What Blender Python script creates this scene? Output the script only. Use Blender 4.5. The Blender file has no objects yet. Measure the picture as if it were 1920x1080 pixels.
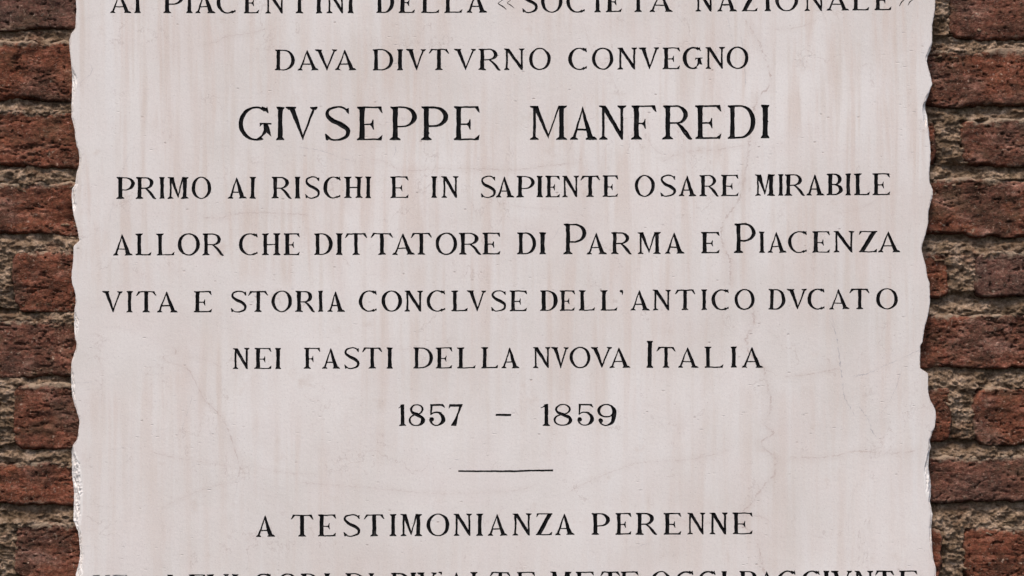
import bpy, math, random
import numpy as np
from mathutils import Vector, kdtree
from mathutils.geometry import delaunay_2d_cdt

random.seed(7)
scene = bpy.context.scene
col = scene.collection

# ------------------------------------------------------------------ camera, world, sun, exposure
S = 0.0005                                   # metres per photograph pixel on the marble face
DIST = 2.0
cam_d = bpy.data.cameras.new("camera")
cam = bpy.data.objects.new("camera", cam_d); col.objects.link(cam)
cam.location = (0, -DIST, 0); cam.rotation_euler = (math.pi/2, 0, 0)
cam_d.sensor_width = 36; cam_d.lens = 36*DIST/(1920*S); cam_d.clip_start = 0.05; cam_d.clip_end = 200
scene.camera = cam

SUN_EL, SUN_AZ = math.radians(62), math.radians(200)     # azimuth measured so that the sun is in front of the wall, left of us
world = bpy.data.worlds.new("World"); scene.world = world; world.use_nodes = True
wn = world.node_tree.nodes; wl = world.node_tree.links
bg = wn["Background"]
sky = wn.new("ShaderNodeTexSky"); sky.sky_type = 'NISHITA'; sky.sun_disc = False
sky.sun_elevation = SUN_EL; sky.sun_rotation = SUN_AZ
sky.air_density = 1.0; sky.dust_density = 3.0; sky.ozone_density = 1.0
wl.new(sky.outputs[0], bg.inputs[0]); bg.inputs[1].default_value = 0.10
sun_d = bpy.data.lights.new("sun", 'SUN'); sun_d.energy = 1.5; sun_d.angle = math.radians(14)
sun_d.color = (1.0, 0.93, 0.86)
sun = bpy.data.objects.new("sun", sun_d); col.objects.link(sun)
sdir = Vector((math.sin(SUN_AZ)*math.cos(SUN_EL), math.cos(SUN_AZ)*math.cos(SUN_EL), math.sin(SUN_EL)))
sun.rotation_euler = (-sdir).to_track_quat('-Z', 'Y').to_euler()
sun.location = sdir*5
scene.view_settings.view_transform = 'Standard'; scene.view_settings.look = 'None'
scene.view_settings.gamma = 1.0; scene.view_settings.exposure = 1.0

# ------------------------------------------------------------------ helpers
def W(px, py, y=0.0):
    """photograph pixel -> world point at depth y behind the marble face"""
    k = (DIST+y)/DIST*S
    return ((px-960)*k, y, (540-py)*k)

_tab = np.random.RandomState(3).rand(256, 256)
def vn(x, y, seed=0):
    x = np.asarray(x, float)+seed*17.31; y = np.asarray(y, float)+seed*9.73
    xi = np.floor(x).astype(int); yi = np.floor(y).astype(int)
    fx = x-xi; fy = y-yi
    fx = fx*fx*(3-2*fx); fy = fy*fy*(3-2*fy)
    a = _tab[xi & 255, yi & 255]; b = _tab[(xi+1) & 255, yi & 255]
    c = _tab[xi & 255, (yi+1) & 255]; d = _tab[(xi+1) & 255, (yi+1) & 255]
    return (a*(1-fx)+b*fx)*(1-fy)+(c*(1-fx)+d*fx)*fy - 0.5
def fbm(x, y, seed=0, octv=4, gain=0.5):
    s = 0; a = 1; f = 1
    for i in range(octv):
        s = s + a*vn(np.asarray(x)*f, np.asarray(y)*f, seed+i*3); a *= gain; f *= 2.03
    return s

def make_mesh(name, verts, faces_flat, loop_tot, mat, parent=None, smooth=False, attrs=None, origin=(0, 0, 0)):
    me = bpy.data.meshes.new(name)
    v = np.asarray(verts, dtype=np.float32).reshape(-1, 3) - np.asarray(origin, dtype=np.float32)
    f = np.asarray(faces_flat, dtype=np.int32).ravel(); n = len(f)//loop_tot
    me.vertices.add(len(v)); me.vertices.foreach_set("co", v.ravel())
    me.loops.add(len(f)); me.loops.foreach_set("vertex_index", f)
    me.polygons.add(n)
    me.polygons.foreach_set("loop_start", np.arange(n, dtype=np.int32)*loop_tot)
    me.polygons.foreach_set("loop_total", np.full(n, loop_tot, dtype=np.int32))
    if attrs:
        for k, arr in attrs.items():
            a = me.attributes.new(k, 'FLOAT', 'POINT'); a.data.foreach_set("value", np.asarray(arr, dtype=np.float32))
    me.update(calc_edges=True); me.validate()
    me.polygons.foreach_set("use_smooth", np.full(len(me.polygons), smooth, dtype=bool))
    me.materials.append(mat)
    o = bpy.data.objects.new(name, me); col.objects.link(o)
    if parent: o.parent = parent
    return o

def grid_faces(nr, nc):
    i = np.arange(nr-1)[:, None]*nc+np.arange(nc-1)[None, :]
    return np.stack([i, i+nc, i+nc+1, i+1], -1).reshape(-1, 4)

def empty(name, loc, label, cat):
    o = bpy.data.objects.new(name, None); col.objects.link(o); o.location = loc
    o.empty_display_size = 0.05; o["label"] = label; o["category"] = cat
    return o

# ------------------------------------------------------------------ node helpers
class NT:
    def __init__(s, name):
        s.m = bpy.data.materials.new(name); s.m.use_nodes = True
        s.t = s.m.node_tree; s.n = s.t.nodes; s.l = s.t.links
        s.bsdf = s.n["Principled BSDF"]
    def put(s, sock, v):
        if isinstance(v, bpy.types.NodeSocket): s.l.new(v, sock)
        elif v is not None: sock.default_value = v
    def math(s, op, a, b=None, c=None, clamp=False):
        n = s.n.new("ShaderNodeMath"); n.operation = op; n.use_clamp = clamp
        s.put(n.inputs[0], a); s.put(n.inputs[1], b)
        if c is not None: s.put(n.inputs[2], c)
        return n.outputs[0]
    def noise(s, vec, scale, detail=3, rough=0.5, dist=0.0, out=0):
        n = s.n.new("ShaderNodeTexNoise"); s.put(n.inputs["Vector"], vec)
        n.inputs["Scale"].default_value = scale; n.inputs["Detail"].default_value = detail
        n.inputs["Roughness"].default_value = rough; n.inputs["Distortion"].default_value = dist
        return n.outputs[out]
    def vor(s, vec, scale, feature='F1', out="Distance", rnd=1.0):
        n = s.n.new("ShaderNodeTexVoronoi"); n.feature = feature; s.put(n.inputs["Vector"], vec)
        n.inputs["Scale"].default_value = scale; n.inputs["Randomness"].default_value = rnd
        return n.outputs[out]
    def mapr(s, v, a, b, c=0.0, d=1.0, smooth=True):
        n = s.n.new("ShaderNodeMapRange"); n.interpolation_type = 'SMOOTHSTEP' if smooth else 'LINEAR'; n.clamp = True
        s.put(n.inputs[0], v); s.put(n.inputs[1], a); s.put(n.inputs[2], b); s.put(n.inputs[3], c); s.put(n.inputs[4], d)
        return n.outputs[0]
    def mix(s, f, a, b, mode='MIX'):
        n = s.n.new("ShaderNodeMix"); n.data_type = 'RGBA'; n.blend_type = mode
        s.put(n.inputs[0], f); s.put(n.inputs[6], a); s.put(n.inputs[7], b)
        return n.outputs[2]
    def scalev(s, vec, sc, loc=(0, 0, 0), rot=(0, 0, 0)):
        n = s.n.new("ShaderNodeMapping"); s.put(n.inputs[0], vec)
        n.inputs["Scale"].default_value = sc; n.inputs["Location"].default_value = loc; n.inputs["Rotation"].default_value = rot
        return n.outputs[0]
    def ramp(s, f, stops):
        n = s.n.new("ShaderNodeValToRGB"); s.put(n.inputs[0], f)
        e = n.color_ramp.elements
        while len(e) < len(stops): e.new(0.5)
        for el, (p, c) in zip(e, stops): el.position = p; el.color = (*c, 1)
        return n.outputs[0]
    def bump(s, h, strength, dist, normal=None):
        n = s.n.new("ShaderNodeBump"); s.put(n.inputs["Height"], h)
        n.inputs["Strength"].default_value = strength; n.inputs["Distance"].default_value = dist
        if normal is not None: s.l.new(normal, n.inputs["Normal"])
        return n.outputs[0]
    def obj(s):
        return s.n.new("ShaderNodeTexCoord").outputs["Object"]
    def attr(s, name):
        n = s.n.new("ShaderNodeAttribute"); n.attribute_name = name; return n.outputs["Fac"]

PLAQUE_ORIGIN = (0.0, 0.0, -0.36)

def pixel_coords(t):
    """object coordinates of a plaque part -> the traced plan of the slab in half-millimetres"""
    o = t.obj(); sp = t.n.new("ShaderNodeSeparateXYZ"); t.l.new(o, sp.inputs[0])
    px = t.math('MULTIPLY_ADD', sp.outputs[0], 2000.0, 960.0)
    py = t.math('MULTIPLY_ADD', sp.outputs[2], -2000.0, 540.0-PLAQUE_ORIGIN[2]*2000.0)
    return o, px, py

# natural veins and hairline cracks of this slab: (points, width, zigzag, strength, kind)
VEINS = [
 ([(1392,30),(1412,62),(1436,110),(1443,150),(1420,185),(1408,240),(1403,285),(1396,330),(1385,375),(1362,408),(1352,440),(1370,500),(1366,540)], 3.2, 9, .62, 'tan'),
 ([(1404,560),(1414,600),(1400,640),(1432,690),(1440,730),(1446,765),(1434,795),(1449,812),(1428,828),(1447,852),(1455,872),(1436,905),(1408,945),(1392,975),(1412,1000),(1428,1050),(1436,1080)], 3.0, 9, .62, 'tan'),
 ([(1555,600),(1567,625),(1572,652),(1576,690),(1580,715),(1583,742),(1592,760),(1605,782)], 1.7, 4, .8, 'blue'),
 ([(1608,758),(1622,778),(1630,790),(1634,806),(1648,824)], 2.2, 3, .8, 'blue'),
 ([(1690,690),(1683,718),(1674,740),(1660,764),(1638,788)], 1.1, 3, .55, 'blue'),
 ([(1552,565),(1560,590),(1568,640)], 1.1, 3, .45, 'blue'),
 ([(1385,40),(1390,70),(1396,120),(1398,170)], 1.1, 3, .5, 'blue'),
 ([(290,646),(306,668),(330,664),(350,690),(366,716),(384,750),(410,776),(430,812),(440,845),(449,880),(440,905)], 1.9, 5, .55, 'tan'),
 ([(168,118),(172,132),(150,156),(142,170)], 1.0, 2, .6, 'blue'),
 ([(365,730),(352,770),(340,812)], .9, 2, .5, 'blue'),
 ([(170,655),(190,690),(190,760)], .8, 3, .35, 'tan'),
 ([(172,830),(168,860),(172,885)], .8, 3, .4, 'tan'),
 ([(738,262),(742,280),(728,302)], 1.0, 3, .6, 'blue'),
 ([(1095,42),(1108,90),(1150,150),(1170,215)], 1.1, 6, .35, 'tan'),
 ([(1215,250),(1228,280),(1262,296)], 1.0, 3, .5, 'tan'),
 ([(1050,425),(1035,450),(1022,465)], 0.9, 2, .55, 'blue'),
 ([(1612,900),(1590,1000),(1600,1080)], 0.8, 4, .3, 'tan'),
 ([(1362,0),(1370,60),(1382,100)], .8, 4, .4, 'blue'),
 ([(520,60),(508,82),(498,120)], .9, 4, .4, 'tan'),
 ([(905,440),(915,520),(908,620)], .9, 5, .3, 'tan'),
 ([(255,270),(225,330),(205,420)], .8, 4, .35, 'blue'),
]
HVEINS = [
 ([(370,86),(400,80),(428,68),(470,62),(510,48)], 1.0, 3, .5, 'tan'),
 ([(376,404),(400,409),(440,402),(470,399),(520,400),(580,403)], 1.6, 4, .5, 'tan'),
 ([(690,298),(730,306),(760,320),(820,316),(880,316),(960,318),(1030,310),(1090,304)], 1.4, 5, .5, 'tan'),
 ([(560,276),(600,282),(640,296),(668,302)], 1.1, 3, .55, 'blue'),
 ([(1240,305),(1290,285),(1330,282),(1400,272)], 1.5, 5, .5, 'tan'),
 ([(1590,706),(1620,702),(1650,690),(1690,672),(1728,654)], 1.4, 4, .55, 'blue'),
 ([(1470,706),(1500,704),(1540,697),(1580,690)], 2.2, 4, .5, 'pink'),
 ([(1480,857),(1520,858),(1560,856),(1610,846),(1660,850),(1730,840)], 2.0, 4, .5, 'tan'),
 ([(340,668),(372,672),(420,690)], .9, 3, .3, 'tan'),
 ([(180,614),(240,618),(262,640)], .9, 3, .35, 'blue'),
 ([(130,718),(180,716)], .9, 2, .4, 'blue'),
 ([(280,846),(350,862),(420,872),(450,880)], 1.0, 4, .45, 'tan'),
 ([(300,955),(360,926),(400,912),(440,905)], 1.0, 4, .45, 'tan'),
 ([(480,875),(520,884),(600,890)], .9, 4, .35, 'tan'),
 ([(560,905),(700,915),(850,925),(1010,905)], 1.3, 6, .35, 'pink'),
 ([(1060,925),(1160,880),(1200,868),(1290,862),(1370,842)], 1.5, 5, .4, 'tan'),
 ([(1240,955),(1300,980),(1420,968),(1450,1000)], 1.2, 5, .4, 'tan'),
 ([(1170,1032),(1240,1012),(1290,1000)], .9, 3, .4, 'blue'),
 ([(900,362),(960,385),(1060,392)], .8, 3, .3, 'tan'),
 ([(1560,400),(1600,395),(1650,372),(1700,350)], .9, 4, .35, 'tan'),
 ([(1450,55),(1500,50),(1540,30)], 1.1, 4, .4, 'tan'),
 ([(150,1025),(185,1030),(196,1058)], .9, 3, .5, 'blue'),
 ([(145,36),(180,30),(200,22)], .8, 3, .4, 'blue'),
 ([(700,640),(770,655),(860,640)], .7, 3, .3, 'tan'),
]

def marble(name, fresh=False):
    t = NT(name); o, px, py = pixel_coords(t)
    big = t.noise(o, 5.0, 4, .55)
    med = t.noise(t.scalev(o, (1, 1, .8), (3, 1, 2)), 24.0, 4, .6)
    c = t.mix(t.mapr(big, .3, .7), (.618, .560, .512, 1), (.745, .690, .648, 1))
    c = t.mix(t.math('MULTIPLY', t.mapr(med, .38, .72), .6), c, (.690, .612, .572, 1))
    # rain streaks
    st = t.noise(t.scalev(o, (70, 1, 4.2), (1, 0, 0)), 1.0, 4, .62, .5)
    st2 = t.noise(t.scalev(o, (120, 1, 6.0), (7, 0, 4)), 1.0, 2, .5, .2)
    amt = t.math('MULTIPLY', t.mapr(py, 250, 1150, 1.0, .45), t.mapr(t.noise(t.scalev(o, (1, 1, 1), (9, 2, 5)), 6.5, 3), .34, .56))
    m = t.math('MULTIPLY', t.mapr(st, .46, .66), amt)
    c = t.mix(t.math('MULTIPLY', m, .60), c, (.606, .484, .412, 1))
    c = t.mix(t.math('MULTIPLY', t.math('MULTIPLY', t.mapr(st2, .50, .70), amt), .42), c, (.57, .47, .395, 1))
    c = t.mix(t.math('MULTIPLY', t.mapr(st, .46, .28), .5), c, (.715, .675, .645, 1))
    cloud = t.noise(t.scalev(o, (1, 1, .55), (8, 2, 3)), 11.0, 5, .62, .6)
    c = t.mix(t.math('MULTIPLY', t.mapr(cloud, .50, .70), .38), c, (.615, .515, .465, 1))
    c = t.mix(t.math('MULTIPLY', t.mapr(cloud, .48, .30), .30), c, (.775, .735, .705, 1))
    # ochre and pink blotches
    bl = t.noise(t.scalev(o, (1, 1, 1.1), (2, 2, 7)), 38.0, 4, .62)
    c = t.mix(t.math('MULTIPLY', t.mapr(bl, .60, .78), .5), c, (.53, .42, .35, 1))
    if not fresh:
        hn = t.noise(t.scalev(o, (1, 1, .8), (4, 6, 1)), 13.0, 7, .62, .3)
        hair = t.mapr(t.math('ABSOLUTE', t.math('SUBTRACT', hn, .5)), .0065, .001)
        hair = t.math('MULTIPLY', hair, t.mapr(t.noise(t.scalev(o, (1, 1, 1), (9, 9, 1)), 19.0, 4, .65), .50, .60))
        c = t.mix(t.math('MULTIPLY', hair, .42), c, (.42, .33, .29, 1))
        gn = t.noise(o, 480.0, 3, .7)
        c = t.mix(t.math('MULTIPLY', t.mapr(gn, .38, .78), .28), c, (.50, .45, .425, 1), 'MIX')
        gn2 = t.noise(t.scalev(o, (1, 1, 1), (5, 5, 5)), 900.0, 2, .6)
        c = t.mix(t.math('MULTIPLY', t.mapr(gn2, .40, .70), .25), c, (.80, .73, .69, 1))
    # pits and specks, more in the lower half
    sp = t.vor(t.scalev(o, (1, 1, 1.7)), 62.0)
    wob = t.noise(o, 330.0, 2)
    spd = t.math('ADD', sp, t.math('MULTIPLY', t.math('SUBTRACT', wob, .5), .16))
    gate = t.mapr(t.noise(t.scalev(o, (1, 1, 1), (4, 4, 4)), 21.0, 3), .46, .62)
    speck = t.math('MULTIPLY', t.mapr(spd, .11, .04), gate)
    dash = t.vor(t.scalev(o, (.45, 1, 1.6), (3, 3, 3), (0, .35, 0)), 120.0)
    dwob = t.math('ADD', dash, t.math('MULTIPLY', t.math('SUBTRACT', wob, .5), .24))
    gate2 = t.mapr(t.noise(t.scalev(o, (1, 1, 1), (6, 1, 4)), 15.0, 3), .46, .62)
    dashes = t.math('MULTIPLY', t.mapr(dwob, .12, .03), gate2)
    c = t.mix(t.math('MULTIPLY', speck, .45), c, (.23, .15, .12, 1))
    c = t.mix(t.math('MULTIPLY', dashes, .28), c, (.30, .26, .25, 1))
    height = t.math('MULTIPLY', t.math('ADD', speck, dashes), -1.0)
    if not fresh:
        zz = t.math('SUBTRACT', t.noise(o, 55.0, 5, .72), .5)
        zz2 = t.math('SUBTRACT', t.noise(t.scalev(o, (1, 1, 1), (8, 8, 8)), 300.0, 3, .65), .5)
        brk = t.mapr(t.noise(t.scalev(o, (1, 1, 1), (2, 7, 3)), 120.0, 4, .75), .40, .60)
        acc = None                                   # x: ochre veins, y: grey cracks, z: stained halo
        for veins, horiz in ((VEINS, False), (HVEINS, True)):
            for pts, w, zig, stg, kind in veins:
                P = sorted([(b, a) for a, b in pts] if horiz else pts, key=lambda q: q[1])
                a0, a1 = P[0][1], P[-1][1]; v0 = min(p[0] for p in P)-5; v1 = max(p[0] for p in P)+5
                along, across = (px, py) if horiz else (py, px)
                fc = t.n.new("ShaderNodeFloatCurve"); cv = fc.mapping.curves[0]
                Q = [((p[1]-a0)/(a1-a0), (p[0]-v0)/(v1-v0)) for p in P]
                cv.points[0].location = Q[0]; cv.points[1].location = Q[-1]
                for q in Q[1:-1]: cv.points.new(*q)
                fc.mapping.update(); t.l.new(t.mapr(along, a0, a1, 0, 1, False), fc.inputs["Value"])
                d = t.math('SUBTRACT', across, t.math('MULTIPLY_ADD', fc.outputs[0], float(v1-v0), float(v0)))
                d = t.math('MULTIPLY_ADD', zz, zig*.95, d)
                d = t.math('ABSOLUTE', t.math('MULTIPLY_ADD', zz2, zig*1.7+2.0, d))
                mid, half = (a0+a1)/2, (a1-a0)/2
                e0 = t.mapr(t.math('ABSOLUTE', t.math('SUBTRACT', along, mid)), half+4, half-14)
                line = t.math('MULTIPLY', t.mapr(d, w*.85, w*.15, 0, stg*.95), e0)
                halo = t.math('MULTIPLY', t.mapr(d, w*6+5, 0.0, 0, .19*stg if kind != 'blue' else .05), e0)
                cmb = t.n.new("ShaderNodeCombineXYZ")
                t.l.new(line, cmb.inputs[1 if kind == 'blue' else 0]); t.l.new(halo, cmb.inputs[2])
                if acc is None: acc = cmb.outputs[0]
                else:
                    ad = t.n.new("ShaderNodeVectorMath"); ad.operation = 'MAXIMUM'
                    t.l.new(acc, ad.inputs[0]); t.l.new(cmb.outputs[0], ad.inputs[1]); acc = ad.outputs[0]
        sx = t.n.new("ShaderNodeSeparateXYZ"); t.l.new(acc, sx.inputs[0])
        c = t.mix(sx.outputs[2], c, (.46, .35, .30, 1))
        c = t.mix(t.math('MULTIPLY', sx.outputs[0], brk), c, (.42, .31, .27, 1))
        c = t.mix(t.math('MULTIPLY', sx.outputs[1], brk), c, (.30, .29, .31, 1))
    dust = t.noise(t.scalev(o, (1, 1, 1.3), (3, 5, 7)), 620.0, 2, .6)
    c = t.mix(t.math('MULTIPLY', t.mapr(dust, .60, .76), .55), c, (.36, .29, .26, 1))
    c = t.mix(t.math('MULTIPLY', t.mapr(dust, .34, .24), .35), c, (.86, .80, .76, 1))
    b1 = t.bump(height, .35, .0006)
    fine = t.noise(o, 260.0, 4, .6)
    b2 = t.bump(fine, .22 if not fresh else .8, .0008, b1)
    b3 = t.bump(big, .15, .01, b2)
    if fresh:
        fr = t.attr("fresh")
        c = t.mix(t.math('MULTIPLY', fr, .75), c, (.77, .72, .675, 1))
        ch = t.noise(t.scalev(o, (.8, 1, 1.5), (0, 0, 0), (0, .6, 0)), 75.0, 4, .6)
        c = t.mix(t.math('MULTIPLY', t.mapr(ch, .60, .76), t.math('MULTIPLY', fr, .35)), c, (.46, .37, .31, 1))
        b3 = t.bump(ch, .4, .0009, b1)
    t.l.new(c, t.bsdf.inputs["Base Color"]); t.l.new(b3, t.bsdf.inputs["Normal"])
    t.bsdf.inputs["Roughness"].default_value = .72
    t.bsdf.inputs["Specular IOR Level"].default_value = .25
    return t.m

def letter_paint():
    t = NT("black_letter_paint"); o = t.obj()
    n = t.noise(o, 160.0, 4, .65)
    c = t.mix(t.mapr(n, .54, .82), (.0035, .0035, .0038, 1), (.050, .047, .045, 1))
    n2 = t.noise(t.scalev(o, (1, 1, 1), (3, 3, 9)), 60.0, 4, .7)
    c = t.mix(t.math('MULTIPLY', t.mapr(n2, .66, .80), .45), c, (.30, .27, .26, 1))
    t.l.new(c, t.bsdf.inputs["Base Color"]); t.bsdf.inputs["Roughness"].default_value = .65
    t.bsdf.inputs["Specular IOR Level"].default_value = .12
    return t.m

def worn_paint():
    t = NT("worn_grey_letter_paint"); o = t.obj()
    n = t.noise(o, 200.0, 4, .65)
    c = t.mix(t.mapr(n, .35, .65), (.16, .15, .15, 1), (.45, .41, .40, 1))
    t.l.new(c, t.bsdf.inputs["Base Color"]); t.bsdf.inputs["Roughness"].default_value = .7
    return t.m

def brick_mat():
    t = NT("weathered_brick"); o0 = t.obj()
    oi = t.n.new("ShaderNodeObjectInfo"); rnd = oi.outputs["Random"]
    cmb = t.n.new("ShaderNodeCombineXYZ")
    for i, k in enumerate((7.1, 3.3, 5.7)): t.l.new(t.math('MULTIPLY', rnd, k), cmb.inputs[i])
    add = t.n.new("ShaderNodeVectorMath"); add.operation = 'ADD'
    t.l.new(o0, add.inputs[0]); t.l.new(cmb.outputs[0], add.inputs[1]); o = add.outputs[0]
    g = t.noise(t.scalev(o, (.75, 1, 1.5), (0, 0, 0), (0, .12, 0)), 60.0, 6, .68)
    c = t.ramp(g, [(.30, (0.0604, 0.0247, 0.0156)), (.42, (0.1027, 0.0387, 0.0225)), (.52, (0.1606, 0.0544, 0.0303)), (.62, (0.2067, 0.0814, 0.0505)), (.76, (0.3582, 0.1846, 0.1224))])
    # greyish brown crust against redder body
    cr = t.noise(o, 17.0, 4, .6)
    c = t.mix(t.math('MULTIPLY', t.mapr(cr, .46, .64), .7), c, t.ramp(g, [(.32, (0.0228, 0.0138, 0.0085)), (.52, (0.1045, 0.0535, 0.0374)), (.72, (0.3225, 0.1805, 0.1359))]))
    rd = t.noise(t.scalev(o, (1, 1, 1.4), (6, 6, 1)), 30.0, 4, .65)
    c = t.mix(t.math('MULTIPLY', t.mapr(rd, .56, .72), .42), c, (.24, .080, .038, 1))
    # per-brick tint
    c = t.mix(t.mapr(rnd, .35, 1.0, 0.0, .68), c, (.098, .058, .046, 1))
    # pale mineral grains and dark holes
    v = t.vor(o, 520.0)
    vg = t.noise(o, 240.0, 3, .7)
    c = t.mix(t.math('MULTIPLY', t.mapr(vg, .60, .74), .7), c, (.44, .31, .23, 1))
    c = t.mix(t.math('MULTIPLY', t.mapr(vg, .38, .26), .6), c, (.020, .011, .008, 1))
    c = t.mix(t.math('MULTIPLY', t.mapr(v, .16, .08), .6), c, (.48, .36, .29, 1))
    # sandy clay grain, light and dark, tan and rose
    gr = t.mapr(t.noise(t.scalev(o, (1, 1, 1.15), (9, 4, 2)), 310.0, 4, .78), .34, .68, .55, 1.48)
    gc = t.n.new("ShaderNodeCombineXYZ")
    hue = t.math('SUBTRACT', t.noise(t.scalev(o, (1, 1, 1), (2, 9, 9)), 260.0, 3, .7), .5)
    t.l.new(gr, gc.inputs[0]); t.l.new(t.math('MULTIPLY_ADD', hue, .9, gr), gc.inputs[1]); t.l.new(t.math('MULTIPLY_ADD', hue, .8, gr), gc.inputs[2])
    c = t.mix(.85, c, gc.outputs[0], 'MULTIPLY')
    olive = t.mapr(t.noise(t.scalev(o, (.8, 1, 1.3), (5, 5, 8)), 26.0, 5, .65), .50, .68)
    c = t.mix(t.math('MULTIPLY', olive, .45), c, (.085, .058, .032, 1))
    # mortar smeared over the arrises
    e = t.attr("smear")
    en = t.math('ADD', e, t.math('MULTIPLY', t.math('SUBTRACT', t.noise(o, 75.0, 6, .75), .5), 2.2))
    c = t.mix(t.math('MULTIPLY', t.mapr(en, .36, .80), .74), c, (.33, .25, .175, 1))
    h = t.noise(t.scalev(o, (.6, 1, 1.7), (0, 0, 0), (0, .2, 0)), 190.0, 6, .74)
    b = t.bump(h, .8, .0013)
    lines = t.mapr(t.math('ABSOLUTE', t.math('SUBTRACT', t.noise(t.scalev(o, (.55, 1, 1.5), (3, 1, 6), (0, .25, 0)), 52.0, 5, .62), .5)), .0, .022)
    b = t.bump(lines, .8, .0014, b)
    b = t.bump(t.noise(o, 420.0, 3, .7), .9, .0015, b)
    t.l.new(c, t.bsdf.inputs["Base Color"]); t.l.new(b, t.bsdf.inputs["Normal"])
    t.bsdf.inputs["Roughness"].default_value = .95; t.bsdf.inputs["Specular IOR Level"].default_value = .1
    return t.m

def mortar_mat():
    t = NT("lime_mortar"); o = t.obj()
    g = t.noise(o, 95.0, 6, .7)
    c = t.ramp(g, [(.28, (0.0879, 0.0534, 0.0311)), (.42, (0.2342, 0.1527, 0.0960)), (.54, (0.3952, 0.2711, 0.1825)), (.66, (0.5562, 0.3969, 0.2880)), (.80, (0.7319, 0.5470, 0.4199))])
    r = t.noise(t.scalev(o, (1, 1, 1.5), (4, 4, 4)), 34.0, 4, .65)
    c = t.mix(t.math('MULTIPLY', t.mapr(r, .54, .70), .55), c, (.20, .085, .050, 1))
    mo = t.noise(t.scalev(o, (1, 1, 1), (1, 8, 4)), 22.0, 4, .6)
    c = t.mix(t.math('MULTIPLY', t.mapr(mo, .52, .70), .4), c, (.07, .052, .022, 1))
    v = t.vor(o, 300.0)
    c = t.mix(t.math('MULTIPLY', t.mapr(v, .22, .10), .35), c, (.36, .29, .21, 1))
    gr = t.mapr(t.noise(t.scalev(o, (1, 1, 1), (9, 4, 2)), 300.0, 4, .78), .34, .68, .55, 1.4)
    gc = t.n.new("ShaderNodeCombineXYZ")
    for k in range(3): t.l.new(gr, gc.inputs[k])
    c = t.mix(.85, c, gc.outputs[0], 'MULTIPLY')
    dirt = t.mapr(t.noise(t.scalev(o, (.6, 1, 1.4), (7, 5, 8)), 30.0, 5, .68), .47, .62)
    c = t.mix(t.math('MULTIPLY', dirt, .55), c, (.125, .075, .042, 1))
    h = t.noise(o, 230.0, 6, .75)
    b = t.bump(h, 1.0, .0050)
    t.l.new(c, t.bsdf.inputs["Base Color"]); t.l.new(b, t.bsdf.inputs["Normal"])
    t.bsdf.inputs["Roughness"].default_value = .97; t.bsdf.inputs["Specular IOR Level"].default_value = .08
    return t.m

M_MARBLE = marble("pink_grey_marble"); M_FRESH = marble("broken_marble", True)
M_BLACK = letter_paint(); M_WORN = worn_paint(); M_BRICK = brick_mat(); M_MORTAR = mortar_mat()

# ================================================================== brick wall (large structure)
wall = empty("brick_wall", (0, 0.03, -0.80), "old rough red brick wall with crumbling lime mortar behind the marble plaque", "wall")
WO = np.array(wall.location)

# course edges (top, bottom) in photograph pixels at the left and the right of the plaque
LEFT = {-1: (-62, 52-127+58), 0: (-46, 52), 1: (80, 186), 2: (211, 310), 3: (344, 437), 4: (470, 580), 5: (602, 704), 6: (722, 840), 7: (866, 944), 8: (985, 1088)}
RIGHT = {0: (-36, 72), 1: (96, 196), 2: (226, 313), 3: (337, 440), 4: (476, 556), 5: (591, 686), 6: (727, 830), 7: (858, 940), 8: (990, 1088)}
LEFT.pop(-1)
for k in range(-7, 0):
    LEFT[k] = (-46+127*k, 52+127*k); RIGHT[k] = (-36+127*k, 70+127*k)
for k in range(9, 16):
    LEFT[k] = (985+127*(k-8), 1088+127*(k-8)); RIGHT[k] = (988+127*(k-8), 1088+127*(k-8))
LX = {4: 21, 6: 26, 8: 26}
RX = {0: (None, 1779), 2: (1757, 1799), 4: (1780, 1826), 6: (1784, 1824), 8: (1766, 1806)}
D_BRICK = 0.013

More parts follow.
